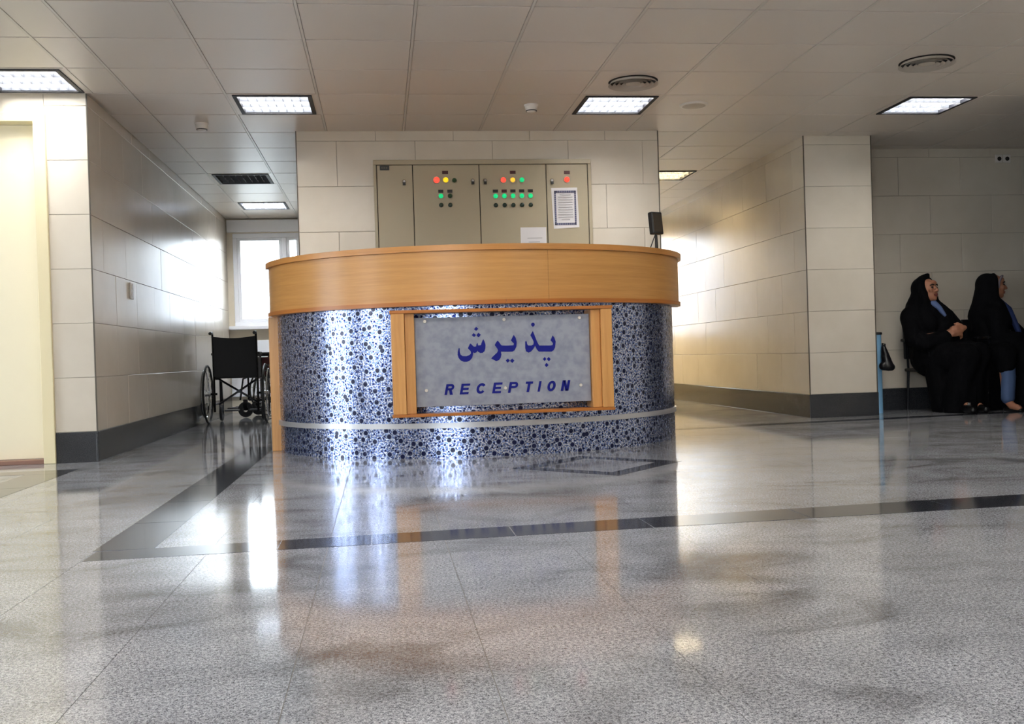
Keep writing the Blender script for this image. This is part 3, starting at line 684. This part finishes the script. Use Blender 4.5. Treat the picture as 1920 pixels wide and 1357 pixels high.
# papers
n_ = thing('notice_sheet', (1.505, YF-.002, 1.63), 'white notice sheet with a blue patterned border stuck on the right cabinet door', 'notice')
MB().add([(1.395, YF-.002, 1.95), (1.608, YF-.002, 1.953), (1.617, YF-.006, 1.632), (1.408, YF-.004, 1.622)], [(3, 2, 1, 0)]).build('sheet', MAT['paper'], n_)
e = MB(); q0, q1, p0_, p1_ = 1.418, 1.595, 1.652, 1.928; b_ = .017; yy = YF-.0085
for k in range(12):
    xa = q0+(q1-q0)*k/12; xb = xa+(q1-q0)/12*.86
    e.box(xa, xb, yy, yy+.001, p0_, p0_+b_); e.box(xa, xb, yy, yy+.001, p1_-b_, p1_)
for k in range(18):
    za = p0_+(p1_-p0_)*k/18; zb = za+(p1_-p0_)/18*.86
    e.box(q0, q0+b_*.8, yy, yy+.001, za, zb); e.box(q1-b_*.8, q1, yy, yy+.001, za, zb)
e.build('border_print', MAT['print_blue'], n_)
e = MB()
for k in range(11):
    z = 1.895-k*.02; w_ = [.09, .12, .12, .115, .12, .11, .12, .118, .12, .12, .07][k]; e.box(1.507-w_/2, 1.507+w_/2, yy, yy+.001, z-.0035, z+.0035)
e.build('text_lines', MAT['print_grey'], n_)
n2 = thing('paper_sheet', (1.24, YF-.002, 1.40), 'plain white paper taped low on the third cabinet door, just above the counter', 'paper')
MB().add([(1.137, YF-.002, 1.637), (1.346, YF-.002, 1.637), (1.343, YF-.004, 1.36), (1.134, YF-.004, 1.36)], [(3, 2, 1, 0)]).build('sheet', MAT['paper'], n2)
e = MB()
for k, (xa, xb) in enumerate(((1.19, 1.31), (1.20, 1.29), (1.17, 1.31), (1.18, 1.30), (1.2, 1.28))): e.box(xa, xb, YF-.0055, YF-.0045, 1.548-k*.03, 1.553-k*.03)
e.build('text_lines', MAT['print_grey'], n2)

# sockets
s_ = thing('wall_socket', (-1.87, 8.0, 1.13), 'white double wall socket on the left corridor tiles', 'socket')
pl = MB().bbox(-1.869, -1.858, 7.955, 8.045, 1.13, 1.255, .004).build('plate', MAT['white_plastic'], s_)
for z in (1.162, 1.222): MB().cyl((-1.8575, 8.0, z), (-1.855, 8.0, z), .02, n=14).build('socket_face', MAT['white_plastic'], pl)
s_ = thing('wall_socket', (5.85, 8.88, 2.285), 'pair of white sockets high on the wall above the women', 'socket')
for k, x in enumerate((5.815, 5.895)):
    pl = MB().bbox(x-.037, x+.037, 8.866, 8.879, 2.287, 2.362, .004).build('plate', MAT['white_plastic'], s_)
    MB().cyl((x, 8.8655, 2.322), (x, 8.862, 2.322), .02, n=14).build('socket_face', MAT['vent_shadow'], pl)

# ------------------------------------------------------------------ wheelchairs
def wheelchair(loc, rz, sling, label):
    w = thing('wheelchair', loc, label, 'wheelchair', 'wheelchairs in the corridor', rz)
    st = MAT['frame_steel']
    for s in (-1, 1):
        x = s*.295
        wh = MB().lathe([(.292, -.012), (.305, -.006), (.305, .006), (.292, .012), (.288, 0), (.292, -.012)], (x, 0, .305), 48, 'x').build('wheel', MAT['tire'], w, True, True)
        MB().lathe([(.248+.008*math.cos(k*math.pi/3), s*.03+.008*math.sin(k*math.pi/3)) for k in range(7)], (x, 0, .305), 40, 'x').build('hand_rim', MAT['chrome'], wh, True, True)
        e = MB(); e.cyl((x-.03, 0, .305), (x+.03, 0, .305), .022, n=12)
        for k in range(16):
            a = 2*math.pi*k/16; e.cyl((x+(.02 if k % 2 else -.02), .02*math.cos(a), .305+.02*math.sin(a)), (x, .289*math.cos(a+.15), .305+.289*math.sin(a+.15)), .0018, n=4)
        e.build('spokes', MAT['chrome'], wh, False, True)
        q = s*.22
        MB().tube([(q, -.06, .12), (q, -.06, .5), (q, -.075, .88), (q, -.09, .925), (q, -.13, .935), (q, -.20, .93)], .0115, 8).build('back_post', st, w, True, True)
        MB().cyl((q, -.12, .936), (q, -.215, .929), .017, n=10).build('grip', MAT['tire'], w, True, True)
        MB().tube([(q, -.06, .70), (q, .22, .70), (q, .27, .66), (q, .27, .48), (q, .40, .44), (q, .44, .2)], .011, 8).build('side_frame', st, w, True, True)
        e = MB(); e.cyl((q, -.06, .46), (q, .34, .46), .011, n=8); e.cyl((q, -.06, .2), (q, .34, .2), .011, n=8); e.cyl((q, .34, .2), (q, .34, .46), .011, n=8); e.cyl((s*.2, 0, .305), (s*.29, 0, .305), .012, n=8)
        e.build('side_rail', st, w, True, True)
        MB().bbox(q-.026, q+.026, -.04, .22, .705, .735, .01).build('armrest', MAT['sling_black'], w, local=True)
        MB().box(q-.004, q+.004, -.03, .25, .48, .68).build('side_panel', sling, w, local=True)
        c_ = MB(); c_.lathe([(.03, -.014), (.085, -.014), (.09, 0), (.085, .014), (.03, .014), (.03, -.014)], (q, .38, .092), 20, 'x'); c_ = c_.build('caster', MAT['tire'], w, True, True)
        e = MB(); e.box(q-.022, q-.017, .36, .40, .08, .2); e.box(q+.017, q+.022, .36, .40, .08, .2); e.box(q-.022, q+.022, .36, .4, .19, .205); e.cyl((q-.022, .38, .092), (q+.022, .38, .092), .008, n=8)
        e.build('fork', st, c_, False, True)
        MB().bbox(s*.13-.075, s*.13+.075, .46, .60, .10, .115, .004).build('footplate', MAT['black_plastic'], w, local=True)
    e = MB(); e.cyl((-.21, .14, .19), (.21, .14, .46), .011, n=8); e.build('cross_brace', st, w, True, True)
    e = MB(); e.cyl((.21, .165, .19), (-.21, .165, .46), .011, n=8); e.build('cross_brace', st, w, True, True)
    e = MB(); e.cyl((0, .13, .325), (0, .175, .325), .018, n=10); e.build('brace_pivot', st, w, True, True)
    # slung back and seat
    vs = []; N = 12
    for i in range(N+1):
        u_ = i/N; x = -.215+.43*u_; bow = .03*math.sin(math.pi*u_); dz = .018*math.sin(math.pi*u_)
        for z in (.485, .62, .76, .90):
            vs.append((x, -.078-(.015 if z > .8 else 0)+bow, z-dz*(z-.485)/.415))
    fs = [(i*4+k, (i+1)*4+k, (i+1)*4+k+1, i*4+k+1) for i in range(N) for k in range(3)]
    n0 = len(vs); vs2 = [(x, y+.012, z) for x, y, z in vs]
    fs2 = [tuple(n0+j for j in f[::-1]) for f in fs]
    edge = []
    for i in range(N):
        edge += [(i*4, n0+i*4, n0+(i+1)*4, (i+1)*4), (i*4+3, (i+1)*4+3, n0+(i+1)*4+3, n0+i*4+3)]
    for k in range(3): edge += [(k, k+1, n0+k+1, n0+k), (N*4+k, n0+N*4+k, n0+N*4+k+1, N*4+k+1)]
    MB().add(vs+vs2, fs+fs2+edge).build('back_sling', sling, w, True, True)
    MB().bbox(-.22, .22, -.05, .34, .465, .495, .012).build('seat', sling, w, local=True)
    return w
wheelchair((-1.505, 10.86, 0), 0, MAT['sling_black'], 'black folding wheelchair seen from behind, beside the left corridor wall')
wheelchair((-1.13, 11.95, 0), math.radians(78), MAT['sling_red'], 'dark red wheelchair half hidden behind the counter end')

# ------------------------------------------------------------------ people
def blobs(name, parts, voxel, mtl, parent, smooth=3, post=None):
    """one continuous surface grown over tapered capsules and ellipsoids"""
    mb = MB(); off = wloc(parent)
    for p in parts:
        if p[0] == 'e':
            c, r = Vector(p[1]), p[2]; rot = p[3] if len(p) > 3 else Matrix.Identity(3); N, M = 16, 10
            vs = []
            for i in range(M+1):
                for k in range(N):
                    a, b = math.pi*i/M, 2*math.pi*k/N
                    vs.append(c + rot @ Vector((r[0]*math.sin(a)*math.cos(b), r[1]*math.sin(a)*math.sin(b), r[2]*math.cos(a))))
            mb.add(vs, [(i*N+k, i*N+(k+1) % N, (i+1)*N+(k+1) % N, (i+1)*N+k) for i in range(M) for k in range(N)])
        else:
            pts = p[1]
            for (a, ra), (b, rb) in zip(pts[:-1], pts[1:]):
                a, b = Vector(a), Vector(b); L = (b-a).length; n = max(2, int(L/(min(ra, rb)*.45)))
                for k in range(n+1):
                    f = k/n; mb.ball(a.lerp(b, f), ra+(rb-ra)*f, 12, 8)
    me = mb.mesh('tmp', None, off); o = bpy.data.objects.new('tmp', me); COL.objects.link(o)
    md = o.modifiers.new('r', 'REMESH'); md.mode = 'VOXEL'; md.voxel_size = voxel
    dg = bpy.context.evaluated_depsgraph_get(); nm = bpy.data.meshes.new_from_object(o.evaluated_get(dg))
    bpy.data.objects.remove(o); bpy.data.meshes.remove(me)
    bm = bmesh.new(); bm.from_mesh(nm)
    for _ in range(smooth): bmesh.ops.smooth_vert(bm, verts=bm.verts[:], factor=.5, use_axis_x=True, use_axis_y=True, use_axis_z=True)
    if post:
        bm.normal_update()
        for v in bm.verts:
            w_ = v.co + off; d = post(w_); v.co += v.normal*d
    for v in bm.verts:
        if v.co.z + off.z < .004: v.co.z = .004 - off.z
    for f in bm.faces: f.smooth = True
    bm.to_mesh(nm); bm.free(); nm.name = name; nm.materials.clear(); nm.materials.append(mtl)
    return link(name, nm, parent)
C = lambda *pts: ('c', pts)
def rotz(a, tilt=0.0): return (Matrix.Rotation(a, 3, 'Z') @ Matrix.Rotation(tilt, 3, 'X'))
def head_parts(c, R):
    """head facing local -Y, centre c, half height .112"""
    q = lambda x, y, z: Vector(c) + R @ Vector((x, y, z))
    P = [('e', q(0, .012, .02), (.073, .090, .092), R), ('e', q(0, -.022, -.045), (.056, .060, .066), R), ('e', q(0, -.052, -.088), (.026, .022, .020), R),
         C((q(0, -.080, .012), .009), (q(0, -.098, -.022), .013)), ('e', q(.014, -.088, -.026), (.009, .009, .008), R), ('e', q(-.014, -.088, -.026), (.009, .009, .008), R),
         ('e', q(.038, -.062, -.012), (.022, .018, .022), R), ('e', q(-.038, -.062, -.012), (.022, .018, .022), R), ('e', q(0, -.066, .05), (.05, .02, .03), R),
         ('e', q(.073, .01, -.005), (.009, .018, .03), R), ('e', q(-.073, .01, -.005), (.009, .018, .03), R),
         C((q(0, .02, -.06), .05), (q(0, .035, -.17), .052))]
    return P, q
def face(q, R, body):
    for s in (-1, 1):
        e = MB(); e.ball(q(s*.031, -.0725, .008), .0105, 10, 6); e.build('eye', MAT['eye'], body, True)
        e = MB(); e.tube([q(s*.014, -.083, .030), q(s*.032, -.083, .036), q(s*.052, -.068, .028)], .0052, 6); e.build('eyebrow', MAT['brow'], body, True)
    e = MB(); e.tube([q(-.024, -.072, -.057), q(-.008, -.082, -.054), q(.008, -.082, -.054), q(.024, -.072, -.057)], .0062, 6); e.build('lips', MAT['lips'], body, True)
    e = MB(); e.tube([q(-.02, -.071, -.065), q(0, -.081, -.066), q(.02, -.071, -.065)], .0058, 6); e.build('lips', MAT['lips'], body, True)
def hand(w, d, up, side):
    """hand at wrist w pointing along d; fingers curled; up = back of hand; side = thumb side"""
    w, d, up, side = Vector(w), Vector(d).normalized(), Vector(up).normalized(), Vector(side).normalized()
    g = lambda a, b, c_: w + d*a + side*b + up*c_
    P = [C((g(0, 0, 0), .026), (g(.03, 0, 0), .028)), C((g(.03, .024, 0), .018), (g(.085, .030, 0), .016)), C((g(.03, -.022, 0), .018), (g(.08, -.026, 0), .015)), C((g(.04, 0, 0), .019), (g(.088, 0, .002), .016))]
    for k, (b, L) in enumerate(((.030, .85), (.011, 1.0), (-.008, .95), (-.027, .75))):
        P.append(C((g(.088, b, .002), .0105), (g(.088+.034*L, b*1.08, -.008), .0098), (g(.088+.050*L, b*1.08, -.032), .009), (g(.088+.040*L, b*1.05, -.050), .008)))
    P.append(C((g(.025, .032, -.008), .014), (g(.055, .056, -.016), .0115), (g(.088, .058, -.024), .0095)))
    return P

# woman leaning back, hood peaked, hands folded
p1 = thing('person', (4.95, 8.55, 0), 'seated person in a peaked black chador, hands folded, beside the tiled pier', 'person', 'people waiting on chairs')
R1 = rotz(math.radians(24), math.radians(-10)); hc1 = (4.885, 8.555, 1.085)
hp, q1_ = head_parts(hc1, R1)
wr = (5.09, 8.335, .735)
body = hp + [C(((4.895, 8.61, .93), .055), ((4.90, 8.62, .80), .13), ((4.93, 8.63, .62), .14), ((4.94, 8.60, .52), .16)),
    C(((4.76, 8.62, .86), .06), ((4.74, 8.50, .64), .045), ((4.94, 8.36, .69), .03)), C(((5.05, 8.62, .86), .06), ((5.13, 8.48, .66), .045), ((5.09, 8.36, .72), .03)),
    C(((4.89, 8.56, .51), .085), ((5.03, 8.20, .50), .065), ((5.00, 8.24, .12), .04)), C(((5.01, 8.58, .51), .085), ((5.12, 8.22, .50), .065), ((5.10, 8.26, .12), .04)),
    C(((5.00, 8.24, .10), .035), ((4.985, 8.13, .045), .032)), C(((5.10, 8.26, .10), .035), ((5.11, 8.15, .045), .032))]
body += hand(wr, (-.95, -.25, -.12), (-.1, -.95, .3), (.05, .25, .95)) + hand((4.94, 8.355, .69), (.9, -.3, .1), (.1, -.6, .8), (-.1, .5, .6))
b1 = blobs('body', body, .0065, MAT['skin'], p1, 2); face(q1_, R1, b1)
def folds(w_):
    return .006*math.sin(w_.x*46+w_.y*38+3*math.sin(w_.z*6)) * min(1, max(0, (1.0-w_.z)*1.6))
qh = q1_
ch1 = [('e', qh(0, .058, .022), (.105, .092, .112), R1), C((qh(0, .03, .09), .06), (qh(0, -.035, .142), .016)), C((qh(-.05, .02, .085), .045), (qh(-.085, -.005, .0), .030), (qh(-.072, -.01, -.10), .032)), C((qh(.05, .02, .085), .045), (qh(.085, -.005, .0), .028), (qh(.070, -.01, -.10), .03)),
    C((qh(0, .05, -.02), .10), ((4.87, 8.65, .92), .14), ((4.90, 8.65, .82), .15)), C((qh(-.06, 0, -.10), .04), ((4.84, 8.55, .90), .07), ((4.85, 8.50, .78), .09)), C((qh(.065, .0, -.10), .035), ((5.02, 8.53, .88), .06), ((5.0, 8.48, .76), .09)),
    C(((4.745, 8.62, .86), .085), ((4.83, 8.64, .88), .12), ((5.0, 8.63, .88), .11), ((5.08, 8.61, .84), .085)),
    C(((4.90, 8.62, .84), .165), ((4.93, 8.60, .64), .18), ((4.94, 8.60, .50), .20)),
    C(((4.74, 8.61, .84), .09), ((4.715, 8.50, .66), .085), ((4.78, 8.43, .61), .08), ((4.93, 8.37, .66), .062)), C(((5.08, 8.61, .83), .09), ((5.15, 8.48, .66), .09), ((5.13, 8.40, .66), .075), ((5.11, 8.36, .715), .05)),
    C(((4.87, 8.56, .48), .15), ((5.03, 8.20, .485), .115)), C(((5.03, 8.58, .50), .15), ((5.15, 8.24, .49), .12)), C(((4.95, 8.5, .5), .16), ((5.08, 8.24, .49), .115)),
    C(((5.03, 8.19, .48), .11), ((4.98, 8.24, .25), .115), ((4.95, 8.27, .03), .115)), C(((5.14, 8.23, .48), .115), ((5.16, 8.28, .30), .12), ((5.16, 8.31, .04), .12)), C(((5.08, 8.22, .46), .11), ((5.06, 8.26, .03), .12)), C(((4.90, 8.45, .42), .12), ((4.92, 8.40, .05), .11))]
blobs('chador', ch1, .012, MAT['chador_cloth'], p1, 4, folds)
blobs('blouse', [C((qh(.01, -.02, -.125), .038), ((4.950, 8.485, .92), .026), ((4.975, 8.440, .855), .016))], .008, MAT['blouse_pale'], p1, 2)
for k, (x, y) in enumerate(((4.98, 8.10), (5.11, 8.12))):
    sh_ = blobs('shoe', [C(((x+.005, y+.09, .045), .040), ((x, y+.02, .035), .038), ((x, y-.05, .028), .030))], .008, MAT['shoe_black'], p1, 2)
    if k == 0: MB().bbox(x-.012, x+.012, y+.005, y+.018, .068, .090, .003).build('buckle', MAT['buckle'], sh_)

# woman in profile looking right
p2 = thing('person', (5.50, 8.55, 0), 'seated person in a black chador and jeans turned in profile to the right', 'person', 'people waiting on chairs')
R2 = rotz(math.radians(66), math.radians(-2)); hc2 = (5.522, 8.545, 1.105)
hp, q2_ = head_parts(hc2, R2)
body = hp + [C(((5.48, 8.56, .95), .055), ((5.47, 8.58, .80), .13), ((5.48, 8.60, .52), .15)),
    C(((5.46, 8.45, .87), .06), ((5.47, 8.37, .63), .045), ((5.60, 8.28, .64), .028)), C(((5.52, 8.70, .87), .06), ((5.66, 8.60, .63), .045), ((5.72, 8.42, .64), .028)),
    C(((5.44, 8.54, .51), .085), ((5.41, 8.24, .50), .065), ((5.395, 8.21, .12), .04)), C(((5.56, 8.56, .51), .085), ((5.60, 8.26, .50), .065), ((5.58, 8.27, .12), .04)),
    C(((5.395, 8.20, .09), .034), ((5.405, 8.15, .045), .034), ((5.425, 8.09, .028), .028)), C(((5.58, 8.27, .10), .035), ((5.62, 8.18, .04), .032))]
body += hand((5.60, 8.28, .64), (.92, -.2, -.05), (.1, -.4, .9), (-.1, -.8, .3)) + hand((5.72, 8.42, .64), (.6, -.7, -.1), (.1, -.4, .9), (.1, .8, .3))
b2 = blobs('body', body, .0065, MAT['skin'], p2, 2); face(q2_, R2, b2)
qh = q2_
ch2 = [('e', qh(0, .062, .020), (.103, .100, .108), R2), C((qh(0, .0, .105), .022), (qh(-.06, .0, .075), .028), (qh(-.084, .0, .0), .026), (qh(-.066, .0, -.09), .028)), C((qh(0, .0, .105), .022), (qh(.06, .0, .075), .028), (qh(.084, .0, .0), .026), (qh(.066, .0, -.09), .028)),
    C((qh(0, .06, -.02), .105), ((5.45, 8.58, .93), .12), ((5.45, 8.60, .84), .14)), C((qh(-.05, .01, -.11), .04), ((5.50, 8.46, .92), .065), ((5.51, 8.40, .78), .075)), C((qh(.06, .01, -.11), .035), ((5.60, 8.60, .90), .045), ((5.67, 8.55, .78), .05), ((5.72, 8.46, .67), .05)),
    C(((5.47, 8.70, .85), .10), ((5.44, 8.56, .87), .11), ((5.46, 8.46, .85), .085)),
    C(((5.46, 8.59, .84), .14), ((5.47, 8.59, .64), .155), ((5.48, 8.58, .50), .18)),
    C(((5.46, 8.44, .84), .085), ((5.46, 8.37, .64), .085), ((5.53, 8.31, .62), .07), ((5.58, 8.285, .64), .05)),
    C(((5.44, 8.52, .49), .14), ((5.41, 8.24, .485), .105), ((5.405, 8.22, .40), .085)), C(((5.56, 8.56, .50), .14), ((5.60, 8.28, .49), .115)), C(((5.50, 8.5, .50), .15), ((5.50, 8.30, .50), .10)),
    C(((5.38, 8.33, .46), .09), ((5.36, 8.36, .26), .08), ((5.36, 8.37, .05), .08)), C(((5.59, 8.26, .47), .11), ((5.60, 8.27, .25), .115), ((5.61, 8.28, .04), .12)), C(((5.48, 8.36, .45), .10), ((5.48, 8.38, .05), .09))]
blobs('chador', ch2, .012, MAT['chador_cloth'], p2, 4, folds)
blobs('blouse', [C((qh(.0, -.005, -.125), .042), ((5.605, 8.475, .89), .035), ((5.635, 8.43, .77), .028), ((5.65, 8.40, .69), .025))], .008, MAT['blouse_blue'], p2, 2)
blobs('trousers', [C(((5.41, 8.245, .50), .075), ((5.41, 8.22, .42), .068), ((5.41, 8.20, .30), .062), ((5.395, 8.195, .115), .058)), C(((5.60, 8.265, .50), .072), ((5.58, 8.27, .13), .055))], .008, MAT['jeans'], p2, 2)
e = MB(); e.tube([qh(-.079, -.02, -.02), qh(-.074, -.034, .04), qh(-.05, -.055, .078), qh(0, -.072, .09), qh(.05, -.055, .078)], .010, 8); e.build('headscarf_edge', MAT['headband'], p2, True)
blobs('sandal', [C(((5.39, 8.22, .014), .022), ((5.405, 8.145, .010), .024), ((5.43, 8.075, .008), .022))], .006, MAT['shoe_black'], p2, 1)

def wait_chair(loc, rz, label):
    c_ = thing('waiting_chair', loc, label, 'chair', 'waiting chairs along the wall', rz)
    MB().bbox(-.23, .23, -.22, .22, .355, .385, .012).build('seat', MAT['chair_black'], c_, local=True)
    MB().bbox(-.22, .22, .215, .24, .47, .82, .010).build('backrest', MAT['chair_black'], c_, local=True)
    for sx in (-1, 1):
        for sy in (-1, 1): MB().cyl((sx*.215, sy*.20, 0), (sx*.205, sy*.19, .36), .012, n=10).build('leg', MAT['chair_steel'], c_, True, True)
        MB().tube([(sx*.245, -.19, .37), (sx*.25, -.19, .62), (sx*.25, .2, .64)], .011, 8).build('arm_support', MAT['chair_steel'], c_, True, True)
        MB().bbox(sx*.25-.025, sx*.25+.025, -.21, .2, .632, .655, .008).build('armrest', MAT['chair_black'], c_, local=True)
        MB().cyl((sx*.19, .21, .37), (sx*.19, .225, .6), .01, n=8).build('back_support', MAT['chair_steel'], c_, True, True)
wait_chair((5.03, 8.62, 0), 0.1, 'dark chair under the person in the peaked black chador')
wait_chair((5.60, 8.62, 0), 0.1, 'dark chair under the person sitting in profile')

# light blue post with a bag by the pier
po = thing('blue_post', (4.395, 8.56, 0), 'light blue post with a dark cap standing between the pier and the seated women', 'post')
MB().lathe([(.001, 0), (.034, 0), (.034, .70), (.001, .70)], (0, 0, 0), 20).build('pole', MAT['post_blue'], po, True, True)
MB().lathe([(.001, .70), (.042, .70), (.044, .712), (.04, .722), (.001, .724)], (0, 0, 0), 20).build('cap', MAT['black_plastic'], po, True, True)
MB().tube([(.034, -.02, .60), (.05, -.03, .605), (.058, -.03, .59)], .006, 6).build('hook', MAT['black_plastic'], po, True, True)
bg_ = thing('handbag', (4.43, 8.50, .37), 'black bag hanging from the light blue post', 'bag')
blobs('bag_body', [C(((4.42, 8.495, .585), .022), ((4.425, 8.475, .50), .040), ((4.445, 8.465, .42), .046)), C(((4.40, 8.47, .42), .04), ((4.47, 8.465, .41), .035))], .008, MAT['bag_black'], bg_, 3)
MB().tube([(4.405, 8.50, .58), (4.42, 8.515, .62), (4.45, 8.525, .615), (4.44, 8.51, .57)], .006, 6).build('strap', MAT['bag_black'], bg_, True)
